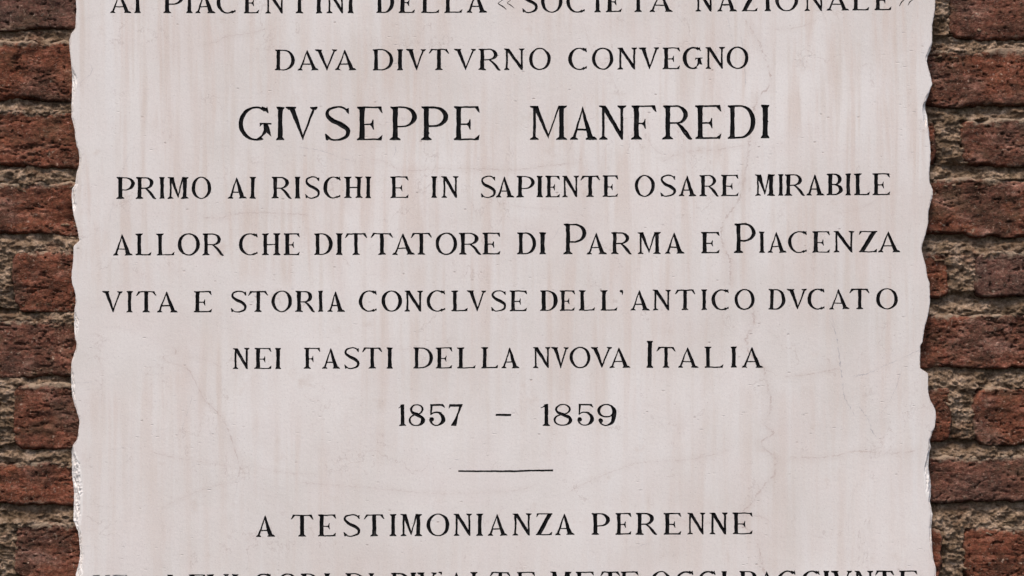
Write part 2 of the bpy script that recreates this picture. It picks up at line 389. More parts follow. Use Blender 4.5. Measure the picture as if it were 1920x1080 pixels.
def brick(x0, x1, yt, yb, seed, res, rough=1.0):
    """one brick as a rounded block with a worn, cleft face; coordinates local to its centre"""
    pad = 3
    nx = max(6, int((x1-x0+2*pad)/res)); ny = max(5, int((yb-yt+2*pad)/res))
    yt = yt-3; yb = yb+2
    xs = np.linspace(x0-pad, x1+pad, nx); ys = np.linspace(yt-pad, yb+pad, ny)
    X, Y = np.meshgrid(xs, ys)
    sx = fbm(X/55, Y/55, seed, 4, .55)*9 + fbm(X/9, Y/9, seed+5, 2)*2.5
    r = 24
    dx = np.minimum(X-x0, x1-X)+sx; dx = dx+2; dy = 3+np.minimum(Y-yt, yb-Y)+fbm(X/60, Y/60, seed+9, 4, .6)*11+fbm(X/8, Y/8, seed+2, 2)*2.0
    d = np.where((dx < r) & (dy < r), r-np.hypot(r-dx, r-dy), np.minimum(dx, dy))
    e = np.clip(1-np.clip(d, 0, None)/8.0, 0, 1)**2.2
    low = np.clip(1-np.clip(yb-Y, 0, None)/30, 0, 1)
    # layered, slightly tilted clefts
    a = .14*vn(X/90, Y/90, seed+31)
    cl = 1-np.abs(fbm(X/46+a*3, (Y+X*.12)/13, seed+11, 3, .55))*5.0
    cl = np.clip(cl, 0, 1)**6
    h = fbm(X/75, Y/45, seed+1, 4, .55)*.0040*rough + fbm(X/16, Y/9, seed+4, 3, .55)*.0007
    gate = np.clip(vn(X/40, Y/25, seed+21)*3+.35, 0, 1)
    h = h + cl*gate*.0036
    pit = np.clip(vn(X/9, Y/7, seed+14)-.36, 0, 1)*.03
    tilt = (random.random()-.5)*.003*((X-x0)/(x1-x0)-.5)
    depth = D_BRICK+(random.random()-.5)*.003+h+pit+tilt+e*.013+np.where(d <= 0, .016, 0)
    cx, cy = (x0+x1)/2, (yt+yb)/2
    k = (DIST+D_BRICK)/DIST*S
    wx = (X-cx)*k; wz = (cy-Y)*k
    v = np.stack([wx, depth, wz], -1).reshape(-1, 3)
    f = grid_faces(ny, nx)
    top = np.clip(1-np.clip(Y-yt, 0, None)/20, 0, 1)
    side = np.clip(1-np.clip(dx, 0, None)/12, 0, 1)*.6
    sm = np.clip(np.maximum(np.maximum(top*.8, side), low*.35), 0, 1).ravel()
    # block body behind the face
    ring = list(range(nx))+[i*nx+nx-1 for i in range(1, ny)]+[(ny-1)*nx+i for i in range(nx-2, -1, -1)]+[i*nx for i in range(ny-2, 0, -1)]
    nb = len(v); back = v[ring].copy(); back[:, 1] = .085
    v = np.concatenate([v, back, [[0, .085, 0]]]); c = len(v)-1
    n = len(ring); fs = []
    for i in range(n):
        j = (i+1) % n
        fs.append((ring[i], ring[j], nb+j, nb+i)); fs.append((nb+i, nb+j, c, c))
    sm = np.concatenate([sm, np.full(n+1, .3)])
    return v, f, fs, sm, (cx, cy)

def brick_object(x0, x1, yt, yb, seed, res, rough=1.0, me=None):
    cx, cy = (x0+x1)/2, (yt+yb)/2
    k = (DIST+D_BRICK)/DIST*S
    loc = np.array([(cx-960)*k, 0.0, (540-cy)*k])-WO
    if me is None:
        v, f, fs, sm, _ = brick(x0, x1, yt, yb, seed, res, rough)
        q = [x for x in fs if x[2] != x[3]]; tri = [x[:3] for x in fs if x[2] == x[3]]
        me = bpy.data.meshes.new("brick")
        quads = np.concatenate([f, np.array(q)]); tri = np.array(tri)
        loops = np.concatenate([quads.ravel(), tri.ravel()]).astype(np.int32)
        me.vertices.add(len(v)); me.vertices.foreach_set("co", v.astype(np.float32).ravel())
        me.loops.add(len(loops)); me.loops.foreach_set("vertex_index", loops)
        me.polygons.add(len(quads)+len(tri))
        tot = np.concatenate([np.full(len(quads), 4), np.full(len(tri), 3)]).astype(np.int32)
        me.polygons.foreach_set("loop_start", (np.cumsum(tot)-tot).astype(np.int32)); me.polygons.foreach_set("loop_total", tot)
        at = me.attributes.new("smear", 'FLOAT', 'POINT'); at.data.foreach_set("value", sm.astype(np.float32))
        me.update(calc_edges=True); me.validate()
        me.polygons.foreach_set("use_smooth", np.ones(len(me.polygons), dtype=bool))
        me.materials.append(M_BRICK)
    o = bpy.data.objects.new("brick", me); col.objects.link(o); o.parent = wall; o.location = loc
    return o

rects = []       # every brick's rectangle, used to lay the mortar between them
common = {}
def lay(x0, x1, yt, yb, seed):
    rects.append((x0, x1, yt, yb))
    seen = x1 > -5 and x0 < 1925 and yb > -8 and yt < 1088
    if seen:
        return brick_object(x0, x1, yt, yb, seed, 1.9)
    key = (round((x1-x0)/20), round((yb-yt)/12), random.randrange(3))
    if key not in common: common[key] = brick_object(x0, x1, yt, yb, seed, 9, 1.0)
    else: brick_object(x0, x1, yt, yb, seed, 9, 1.0, common[key].data)

for k in range(-5, 14):
    yt, yb = LEFT[k]; even = k % 2 == 0
    framed = yb > -5 and yt < 1085
    if even and k in LX: lay(LX[k], 178, yt, yb, 100+k); edge = LX[k]-26
    elif even and framed: lay(-60, 178, yt+0, yb, 100+k); edge = -86
    elif not even: lay(-272, 178, yt, yb, 100+k); edge = -298
    else: lay(-60, 178, yt, yb, 100+k); edge = -86
    x = edge
    while x > -1000:
        lay(x-462, x, yt+random.uniform(-3, 3), yb+random.uniform(-3, 3), 300+k+int(x)); x -= 486
    yt, yb = RIGHT[k]
    if even and k in RX:
        a, b = RX[k]
        if a: lay(1712, a, yt, yb, 200+k)
        lay(b, b+462, yt, yb, 220+k); edge = b+486
    elif even: lay(1712, 1762, yt, yb, 200+k); lay(1796, 1796+462, yt, yb, 220+k); edge = 1796+486
    else: lay(1706, 1706+404, yt, yb, 240+k); edge = 1706+430
    x = edge
    while x < 2950:
        lay(x, x+462, yt+random.uniform(-3, 3), yb+random.uniform(-3, 3), 500+k+int(x)); x += 486
# courses above and below the slab run right across
for k in list(range(-5, -2))+list(range(11, 14)):
    x = 204 if k % 2 else 204
    yt, yb = LEFT[k]
    for i in range(3):
        lay(204+i*502, 204+i*502+478, yt+i*2, yb+i*2, 700+k*5+i)

# mortar bed: one sheet, dense where the photograph shows it
def seg(a, b, s): return np.arange(a, b, s)
xs = np.concatenate([seg(-1100, -24, 22), seg(-24, 176, 1.8), seg(176, 1700, 40), seg(1700, 1945, 1.8), seg(1945, 3060, 22)])
ys = np.concatenate([seg(-690, -20, 14), seg(-20, 1104, 1.8), seg(1104, 1760, 14)])
X, Y = np.meshgrid(xs, ys)
Xw = X+fbm(X/40, Y/40, 61, 3)*6; Yw = Y+fbm(X/45, Y/45, 62, 4, .6)*9
mix = np.clip((X-70)/1780, 0, 1)
rec = np.full(X.shape, .0024)
ks = sorted(LEFT)
for i in range(len(ks)-1):
    bot = LEFT[ks[i]][1]*(1-mix)+RIGHT[ks[i]][1]*mix
    top = LEFT[ks[i+1]][0]*(1-mix)+RIGHT[ks[i+1]][0]*mix
    tt = (top-Yw)/np.maximum(top-bot, 1)          # 0 on the lower brick, 1 under the upper one
    j = (tt > -.6) & (tt < 1.25)
    rec = np.where(j, .0022+np.clip(tt, 0, 1)**2.2*.0072, rec)
course_mid = np.zeros(X.shape, bool)
crumb = fbm(X/24, Y/14, 63, 5, .7)*.0052+fbm(X/8, Y/5, 68, 3, .6)*.0020
ridge = (1-np.clip(np.abs(fbm(X/30, Y/12, 70, 3))*6, 0, 1))**3*-.0016
ins = np.full(X.shape, -99.0)
for x0, x1, yt, yb in rects:
    ci = np.where((xs > x0) & (xs < x1))[0]; ri = np.where((ys > yt) & (ys < yb))[0]
    if len(ci) and len(ri):
        sub_ = np.ix_(ri, ci); xx, yy = X[sub_], Y[sub_]
        ins[sub_] = np.minimum(np.minimum(xx-x0, x1-xx), np.minimum(yy-yt, yb-yy))
depth = D_BRICK+rec+crumb+ridge+np.clip((ins-3+fbm(X/16, Y/9, 75, 4, .6)*24)/14, 0, 1)*.010
kk = (DIST+.016)/DIST*S
v = np.stack([(X-960)*kk, depth, (540-Y)*kk], -1).reshape(-1, 3)
make_mesh("mortar", v, grid_faces(len(ys), len(xs)), 4, M_MORTAR, wall, True, None, WO)

# ================================================================== marble plaque
plaque = empty("stone_plaque", PLAQUE_ORIGIN, "pale pinkish marble plaque with chipped edges and black carved lettering on the brick wall", "plaque")
LC = [(142.2,0),(142.7,15.6),(141.6,46.7),(140,53),(133.6,62),(129.2,75),(129.7,91),(131.8,109),(133.6,124.5),(133.6,145),(133.6,168.5),(134.4,181.5),(133,197),(133.6,220),(137,233),(140,249),(140.8,262),(143.2,275),(146.5,283),(148.4,296),(147.3,312),(143,325),(141.4,335),(140,345.5),(134.4,353),(133,364),(133.8,379),(135.4,392),(138.8,408),(142,421),(145.3,434),(147.3,444),(149.2,451),(137.5,461),(137.5,472.6),(136.7,493),(134.4,509),(133.8,522),(135.5,533),(137.5,540),(141.4,553),(141.4,569),(138.8,584),(137.5,597),(138,621),(140,634),(143.2,644),(142,654.5),(137.5,667),(133.6,678),(133,693),(132.3,706),(132.8,727),(135,745),(138.8,758),(143.2,771),(148,787),(148.4,794.5),(147.3,802),(145.8,815.6),(142.7,826),(135.4,836),(132.8,846.7),(131.8,865),(131.8,885.6),(133.6,906),(136,924.5),(136,937.5),(135,955.6),(135,976),(140,986.7),(145.3,997),(147.3,1012.6),(149.2,1033),(148.4,1049),(144,1064.5),(140,1079)]
RC = [(1754.4,0),(1753,21),(1750.5,34),(1748,46.6),(1748,78),(1745.3,93),(1740,106),(1738.4,115),(1741.5,129.6),(1746,145),(1748.5,157),(1744,171),(1738.9,184),(1735.8,194),(1736.3,205),(1740,220),(1742.2,246),(1743.5,262),(1745.3,286),(1744,306.6),(1742.2,325),(1743.5,343),(1749.2,356),(1749.8,363.7),(1746.6,376.6),(1741.5,394.7),(1740.7,415.5),(1736.3,436),(1731,454),(1728,467),(1732.4,485.5),(1736.8,501),(1738.9,519),(1743.5,532),(1744,550.7),(1744,569),(1740.2,592),(1735,610),(1731.6,628.5),(1729.8,641),(1725.4,649),(1725.4,690.7),(1740.2,700),(1741,737),(1744,750),(1750.5,760.6),(1754.4,771),(1755.7,781),(1753,799.5),(1748,813),(1744,826),(1746,836),(1742.8,852),(1742.2,875),(1745.3,896),(1748,911),(1746.6,929.6),(1744,940),(1746.6,953),(1749.2,966),(1747.4,979),(1747.2,1002),(1748.7,1028),(1750.5,1049),(1755,1064),(1755.7,1079)]
LB = [(-200,3),(0,1.5),(50,1.5),(62,4),(80,4),(95,2),(125,3),(140,9),(150,12),(172,8),(185,5),(210,4),(250,4),(265,5),(300,6),(330,3),(345,6),(360,9),(385,8),(400,3),(430,1.5),(560,1.5),(585,4),(600,10),(618,9),(635,4),(690,3),(700,6),(720,8),(745,7),(765,3),(820,2),(838,5),(850,11),(862,16),(885,21),(905,21),(930,19),(955,20),(975,18),(992,9),(1010,6),(1035,7),(1055,8),(1070,13),(1085,15),(1300,5)]
RB = [(-200,3),(0,1.2),(80,1.2),(92,5),(110,4),(125,2),(160,3),(190,5),(200,9),(225,10),(240,5),(265,3),(285,1.5),(345,1.5),(360,3),(400,1.5),(780,1.5),(820,2),(830,5),(850,7),(870,8),(885,11),(905,14),(920,13),(938,6),(950,4),(990,5),(1020,4),(1060,3),(1300,4)]
Y0, Y1 = -330, 1420
contour_y = np.arange(Y0, Y1+.1, 2.5)
def side_curve(P, seed):
    ya = np.array([p[1] for p in P]); xa = np.array([p[0] for p in P])
    base = np.interp(contour_y, ya, xa)
    out = (contour_y < 0) | (contour_y > 1079)
    mean = xa.mean()
    w = np.clip(np.maximum(-contour_y, contour_y-1079)/60, 0, 1)
    gen = mean+fbm(contour_y/46, contour_y*0+3, seed, 3, .5)*20
    base = np.where(out, base*(1-w)+gen*w, base)
    return base+fbm(contour_y/7, contour_y*0, seed+2, 2)*.9
Lx = side_curve(LC, 41); Rx = side_curve(RC, 47)
Lb = np.interp(contour_y, *zip(*LB))+np.abs(fbm(contour_y/9, contour_y*0, 51, 3))*2.6
Rb = np.interp(contour_y, *zip(*RB))+np.abs(fbm(contour_y/9, contour_y*0, 55, 3))*2.2

# ---------------------------------------------------------------- carved alphabet (built from strokes)
def hd(xa, ya, xb, yb, wa, wb=None):
    """diagonal whose ends are cut level: wa wide at (xa,ya), wb at (xb,yb)"""
    wb = wa if wb is None else wb
    return [(xa-wa/2, ya), (xa+wa/2, ya), (xb+wb/2, yb), (xb-wb/2, yb)]
def foot(xc, y, hw, tw, up=1, s=1.5, br=2.6):
    return [(xc-hw, y), (xc+hw, y), (xc+hw*.92, y+up*s), (xc+tw/2, y+up*(s+br)), (xc-tw/2, y+up*(s+br)), (xc-hw*.92, y+up*s)]
def stem(xc, y0, y1, w):
    return [(xc-w/2, y0), (xc+w/2, y0), (xc+w*.46, (y0+y1)/2), (xc+w/2, y1), (xc-w/2, y1), (xc-w*.46, (y0+y1)/2)]
def rect(x0, y0, x1, y1): return [(x0, y0), (x1, y0), (x1, y1), (x0, y1)]
def arc(cx, cy, rx, ry, a0, a1, T, t, icx=0.0, n=26, irx=None):
    """crescent stroke: T thick at the sides, t thin at top and bottom"""
    A = [math.radians(a0+(a1-a0)*i/n) for i in range(n+1)]
    out = [(cx+rx*math.cos(a), cy+ry*math.sin(a)) for a in A]
    inn = [(cx+icx+(rx-T)*math.cos(a), cy+(ry-t)*math.sin(a)) for a in reversed(A)]
    return out+inn
def stroke(P, Wd, n=8):
    """smooth ribbon through P with widths Wd"""
    P = [Vector(p) for p in P]; pts = []; ws = []
    for i in range(len(P)-1):
        p0 = P[max(i-1, 0)]; p1 = P[i]; p2 = P[i+1]; p3 = P[min(i+2, len(P)-1)]
        for j in range(n):
            u = j/n
            pts.append(.5*((2*p1)+(p2-p0)*u+(2*p0-5*p1+4*p2-p3)*u*u+(3*p1-p0-3*p2+p3)*u**3)); ws.append(Wd[i]*(1-u)+Wd[i+1]*u)
    pts.append(P[-1]); ws.append(Wd[-1])
    L = []; R = []
    for i, p in enumerate(pts):
        d = (pts[min(i+1, len(pts)-1)]-pts[max(i-1, 0)]); d = d.normalized() if d.length > 1e-6 else Vector((1, 0))
        nrm = Vector((-d.y, d.x))*ws[i]/2
        L.append(tuple(p+nrm)); R.append(tuple(p-nrm))
    return L+R[::-1]
def disc(cx, cy, r, n=12): return [(cx+r*math.cos(2*math.pi*i/n), cy+r*math.sin(2*math.pi*i/n)) for i in range(n)]

def glyph(ch, w, H):
    """polygons in a box w wide and H tall, origin at the left of the base line"""
    q = random.uniform(.92, 1.08)
    T = (.168*H+.7 if H < 50 else .150*H)*q; t = max(2.35, .056*H)*random.uniform(.9, 1.15); m = (.085*H+.6)*random.uniform(.9, 1.1)
    s = .036*H+.2; br = .06*H; sv = .085*H                            # serif thickness, bracket, overhang
    def F(xc, y, tw, up=1, l=sv, r=sv):
        a = xc-tw/2-l; b = xc+tw/2+r
        return [(a, y), (b, y), (b-.3, y+up*s), (xc+tw/2, y+up*(s+br)), (xc-tw/2, y+up*(s+br)), (a+.3, y+up*s)]
    def beak_dn(x, y, L=None):                                       # hanging wedge at the end of a top bar
        L = L or .2*H
        return [(x-.15*H, y), (x-.035*H, y), (x, y-L), (x-.04*H, y-L*.92), (x-.15*H, y-t)]
    def beak_up(x, y):
        return [(x-.15*H, y), (x-.03*H, y), (x, y+.17*H), (x-.03*H, y+.15*H), (x-.15*H, y+t)]
    P = []
    if ch == 'I':
        c = w/2; l = max(1.2, (w-T)/2)
        P = [stem(c, 0, H, T), F(c, 0, T, 1, l, l), F(c, H, T, -1, l, l)]
    elif ch == 'L':
        c = sv*.8+T/2
        P = [stem(c, 0, H, T), F(c, H, T, -1), rect(c-T/2-sv*.8, 0, w-2, t), F(c, 0, T, 1, sv*.8, .5), beak_up(w, 0)]
    elif ch in 'EF':
        c = sv*.8+T/2
        P = [stem(c, 0, H, T), rect(0, H-t, w-.05*H, H), beak_dn(w, H), F(c, H, T, -1, sv*.8, 1)]
        mx = w*.62 if ch == 'E' else w*.54; my = .47*H
        P += [rect(c, my-t*.45, mx-1, my+t*.45), [(mx-.13*H, my), (mx-.05*H, my+.05*H), (mx-.005*H, my+.15*H), (mx+.02*H, my+.13*H), (mx+.015*H, my-.01*H), (mx+.03*H, my-.16*H), (mx-.005*H, my-.15*H), (mx-.05*H, my-.06*H)]]
        if ch == 'E': P += [rect(0, 0, w-.05*H, t), beak_up(w, 0), F(c, 0, T, 1, sv*.8, 1)]
        else: P += [F(c, 0, T)]
    elif ch == 'T':
        c = w/2
        P = [stem(c, 0, H-.5, T), F(c, 0, T), rect(.12*H, H-t*1.1, w-.12*H, H),
             [(.10*H, H), (.24*H, H), (.20*H, H-t*1.1), (.05*H, H-.22*H), (0, H-.22*H)],
             [(w-.10*H, H), (w-.24*H, H), (w-.20*H, H-t*1.1), (w-.05*H, H-.22*H), (w, H-.22*H)]]
    elif ch == 'H':
        a = sv+T/2; b = w-sv-T/2
        P = [stem(a, 0, H, T), stem(b, 0, H, T), rect(a, .46*H, b, .46*H+t), F(a, 0, T), F(a, H, T, -1), F(b, 0, T), F(b, H, T, -1)]
    elif ch == 'A':
        lx = sv+1.0; rx = w-sv-T*.55; ax = w*.46
        Th = T*1.15
        P = [[(lx-m*.55, 0), (lx+m*.55, 0), (ax+1.0, H*.93), (ax, H*.98), (ax-1.0, H*.93)],
             [(rx-Th/2, 0), (rx+Th/2, 0), (ax+1.6, H*.93), (ax, H*.985), (ax-1.6, H*.86)],
             [(lx+(ax-lx)*.27, .27*H), (rx-(rx-ax)*.27, .27*H), (rx-(rx-ax)*.27, .27*H+t), (lx+(ax-lx)*.27, .27*H+t)],
             F(lx+.3, 0, m, 1, lx-m*.4, sv), F(rx, 0, Th, 1, sv*.8, w-rx-Th/2)]
    elif ch == 'V':
        Th = T*1.12; lx = sv+Th/2-.5; rx = w-sv-1; vx = w*.53
        P = [[(lx-Th/2, H), (lx+Th/2, H), (vx+1.8, .10*H), (vx+.5, 0), (vx-.5, 0), (vx-1.6, .06*H)],
             [(rx-m*.45, H), (rx+m*.45, H), (vx+1.2, .06*H), (vx+.4, 0), (vx-.8, .12*H)],
             F(lx, H, Th, -1, sv, sv*.7), F(rx, H, m, -1, sv*1.1, w-rx-m/2)]
    elif ch == 'N':
        if H > 50: T *= .78; m *= .84
        a = sv*1.2+m/2; b = w-sv-m/2
        P = [stem(a, 0, H, m), stem(b, .06*H, H, m), [(a-m/2-1, H), (a+T*.55, H), (b+m/2, .12*H), (b+m/2, -.01*H), (b-.8, 0), (b-m/2-.5, .05*H), (a-m/2, H-.05*H)],
             F(a, 0, m), F(b, H, m, -1), [(a-m/2-sv, H), (a+2, H), (a+1, H-s-br), (a-m/2, H-s-br*.6), (a-m/2-sv+.3, H-s)]]
    elif ch == 'M':
        a = sv*1.1+m/2; b = w-sv-T/2; vx = w*.50
        P = [stem(a+.6, 0, H*.97, m), stem(b, 0, H, T), [(a-m/2, H), (a+T*.8, H), (vx+1.6, .13*H), (vx+.3, .03*H), (vx-.9, .07*H)],
             [(b-T/2-1, H), (b-T/2+2.4, H), (vx+1.4, .10*H), (vx+.2, .03*H), (vx-.6, .14*H)],
             F(a+.6, 0, m), F(b, 0, T), [(a-m/2-sv, H), (a+3, H), (a+1, H-s-br), (a-m/2, H-s-br*.6), (a-m/2-sv+.3, H-s)],
             [(b-T/2-2, H), (b+T/2+sv, H), (b+T/2+sv-.3, H-s), (b+T/2, H-s-br), (b-T/2, H-s-br)]]
    elif ch == 'Z':
        P = [rect(.09*H, H-t, w, H), [(w-T*1.25, H), (w, H), (T*1.2, 0), (0, 0)], rect(0, 0, w-2, t), beak_up(w-.01*H, 0),
             [(.05*H, H), (.18*H, H), (.14*H, H-t), (.05*H, H-.18*H), (.02*H, H-.17*H)]]
    elif ch == 'O':
        o = .015*H
        P = [arc(w/2, H/2, w/2, H/2+o, -90, 90, T*.92, t), arc(w/2, H/2, w/2, H/2+o, 90, 270, T*.92, t)]
    elif ch in 'CG':
        o = .015*H; rx = w*.56 if ch == 'C' else w*.53
        cx = rx; e = 52
        P = [arc(cx, H/2, rx, H/2+o, e, 360-(54 if ch == 'C' else 66), T*.95, t*(1 if ch == 'C' else 1.25))]
        ex = cx+rx*math.cos(math.radians(e)); ey = H/2+(H/2+o)*math.sin(math.radians(e))
        P += [stroke([(ex-.16*H, ey+.085*H), (ex-.03*H, ey+.01*H), (ex+.03*H, ey-.09*H)], [t, .11*H, .02*H], 5),
              [(ex-.03*H, ey+.02*H), (ex-.01*H, ey+.11*H), (ex+.015*H, ey+.10*H), (ex+.03*H, ey-.06*H)]]
        if ch == 'C':
            by = H-ey
            P += [stroke([(ex-.16*H, by-.085*H), (ex-.05*H, by-.02*H), (ex+.03*H, by+.05*H)], [t, .075*H, .05*H], 5),
                  [(ex-.02*H, by), (ex+.035*H, by+.07*H), (ex+.04*H, by-.04*H), (ex+.01*H, by-.05*H)]]
        else:
            gx = w*.80; sp = .10*H if H > 50 else .20*H
            P += [rect(gx-.17*H, .47*H, w-.01*H, .525*H), [(gx-.17*H, .525*H), (gx-.17*H, .40*H), (gx-.10*H, .47*H)],
                  [(gx-.06*H, .52*H), (gx+.07*H, .52*H), (gx+.07*H, .30*H), (gx+.005*H, .19*H), (gx-.12*H, .075*H), (gx-.26*H, .0), (gx-.24*H, .055*H), (gx-.10*H, .17*H), (gx-.055*H, .30*H)],
                  [(gx+.03*H, .40*H), (gx+.085*H, .50*H), (w-.01*H, sp), (gx+.04*H, .22*H)]]
    elif ch == 'D':
        c = sv*.8+T/2; bx = w*.42; r = w-bx
        P = [stem(c, 0, H, T), rect(0, H-t, bx+1, H), rect(0, 0, bx+1, t), arc(bx, H/2, r, H/2, -90, 90, T*1.0, t),
             F(c, H, T, -1, sv*.8, .5), F(c, 0, T, 1, sv*.8, .5)]
    elif ch in 'PRB':
        c = sv*.8+T/2; bh = {'P': .62, 'R': .55, 'B': .53}[ch]*H; bx = w*.45
        rr = (w if ch == 'P' else w*.86 if ch == 'R' else w*.93)-bx
        P = [stem(c, 0, H, T), rect(0, H-t, bx+1, H), arc(bx, H-bh/2, rr, bh/2, -90, 90, T*.92, t), rect(c, H-bh, bx+1, H-bh+t), F(c, H, T, -1, sv*.8, .5)]
        if ch == 'B':
            hb = H-bh+t; P += [arc(bx, hb/2, w-bx, hb/2, -90, 90, T*.95, t), rect(0, 0, bx+1, t), F(c, 0, T, 1, sv*.8, .5)]
        else: P += [F(c, 0, T)]
        if ch == 'R':
            P += [stroke([(bx*1.02, H-bh+t*.6), (w*.62, .37*H), (w*.78, .19*H), (w*.90, .04*H), (w, 0)], [t*.9, .10*H, .135*H, .11*H, .03*H], 6)]
    elif ch == 'S':
        P = [stroke([(w*.90, H*.82), (w*.76, H*.95), (w*.48, H*.99), (w*.16, H*.90), (w*.10, H*.74), (w*.32, H*.58), (w*.66, H*.46), (w*.90, H*.30), (w*.84, H*.11), (w*.50, H*.012), (w*.22, H*.035), (w*.04, H*.16)],
                    [.05*H, .065*H, t, .085*H, .11*H, .14*H, .15*H, .13*H, .10*H, t, .055*H, .03*H], 6),
             [(w*.78, H*.94), (w*.95, H*.97), (w*.955, H*.78), (w*.90, H*.79)],
             [(0, H*.20), (w*.06, H*.19), (w*.24, H*.065), (w*.10, H*.0), (w*.04, H*.02)]]
    elif ch == '1':
        c = w*.62
        P = [stem(c, 0, H*.98, T*.88), F(c, 0, T*.88, 1, sv*.9, sv*.9), [(0, H*.80), (c-T*.3, H*.86), (c+T*.42, H), (c-T*.1, H), (w*.22, H*.87), (0, H*.83)]]
    elif ch == '8':
        P = [arc(w*.50, H*.755, w*.42, H*.245, -90, 90, t*1.7, t), arc(w*.50, H*.755, w*.42, H*.245, 90, 270, t*1.9, t),
             arc(w*.5, H*.27, w*.5, H*.275, -90, 90, T*.95, t), arc(w*.5, H*.27, w*.5, H*.275, 90, 270, t*1.9, t),
             stroke([(w*.12, H*.72), (w*.26, H*.60), (w*.55, H*.50), (w*.82, H*.38)], [t, T*.65, T*.9, T*.6], 6)]
    elif ch == '5':
        P = [rect(w*.10, H-t*1.5, w*.86, H), [(w*.78, H), (w*.86, H), (w*.97, H*.83), (w*.90, H*.84), (w*.74, H-t*1.5)],
             [(w*.09, H), (w*.09+T*.62, H), (w*.09+t*1.3, H*.60), (w*.09, H*.50)],
             stroke([(w*.10, H*.51), (w*.28, H*.60), (w*.50, H*.625), (w*.74, H*.56)], [t, t*1.1, t*1.2, t*2], 5),
             arc(w*.46, H*.315, w*.54, H*.315, -95, 62, T*1.0, t), arc(w*.46, H*.315, w*.45, H*.315, 180, 270, t*1.7, t), disc(w*.16, H*.30, T*.58)]
    elif ch == '7':
        P = [[(w*.02, H*.80), (w*.08, H), (w, H), (w*.96, H-t*2.2), (w*.16, H-t*2.2), (w*.06, H*.79)],
             [(w*.80, H*.97), (w, H*.97), (w*.70, H*.50), (w*.56, 0), (w*.18, 0), (w*.50, H*.40), (w*.66, H*.62)], F(w*.40, 0, T, 1, 2, 1)]
    elif ch == '9':
        P = [arc(w*.48, H*.69, w*.48, H*.31, 90, 270, T*.75, t), arc(w*.48, H*.69, w*.48, H*.31, -90, 90, t*1.4, t),
             stroke([(w*.74, H*.93), (w*.91, H*.72), (w*.90, H*.42), (w*.80, H*.16), (w*.56, H*.03)], [t, T*.95, T*1.1, T*.8, t], 6),
             arc(w*.50, H*.22, w*.40, H*.22, 170, 290, t*1.4, t), disc(w*.19, H*.24, T*.55)]
    elif ch == "'":
        P = [[(0, H*.75), (w*.3, H), (w*.95, H*.98), (w, H*.45), (w*.8, 0), (w*.68, 0), (w*.6, H*.45), (w*.2, H*.55)]]
    elif ch == '-':
        P = [[(0, H*.1), (w*.98, 0), (w, H*.9), (w*.02, H)]]
    return P

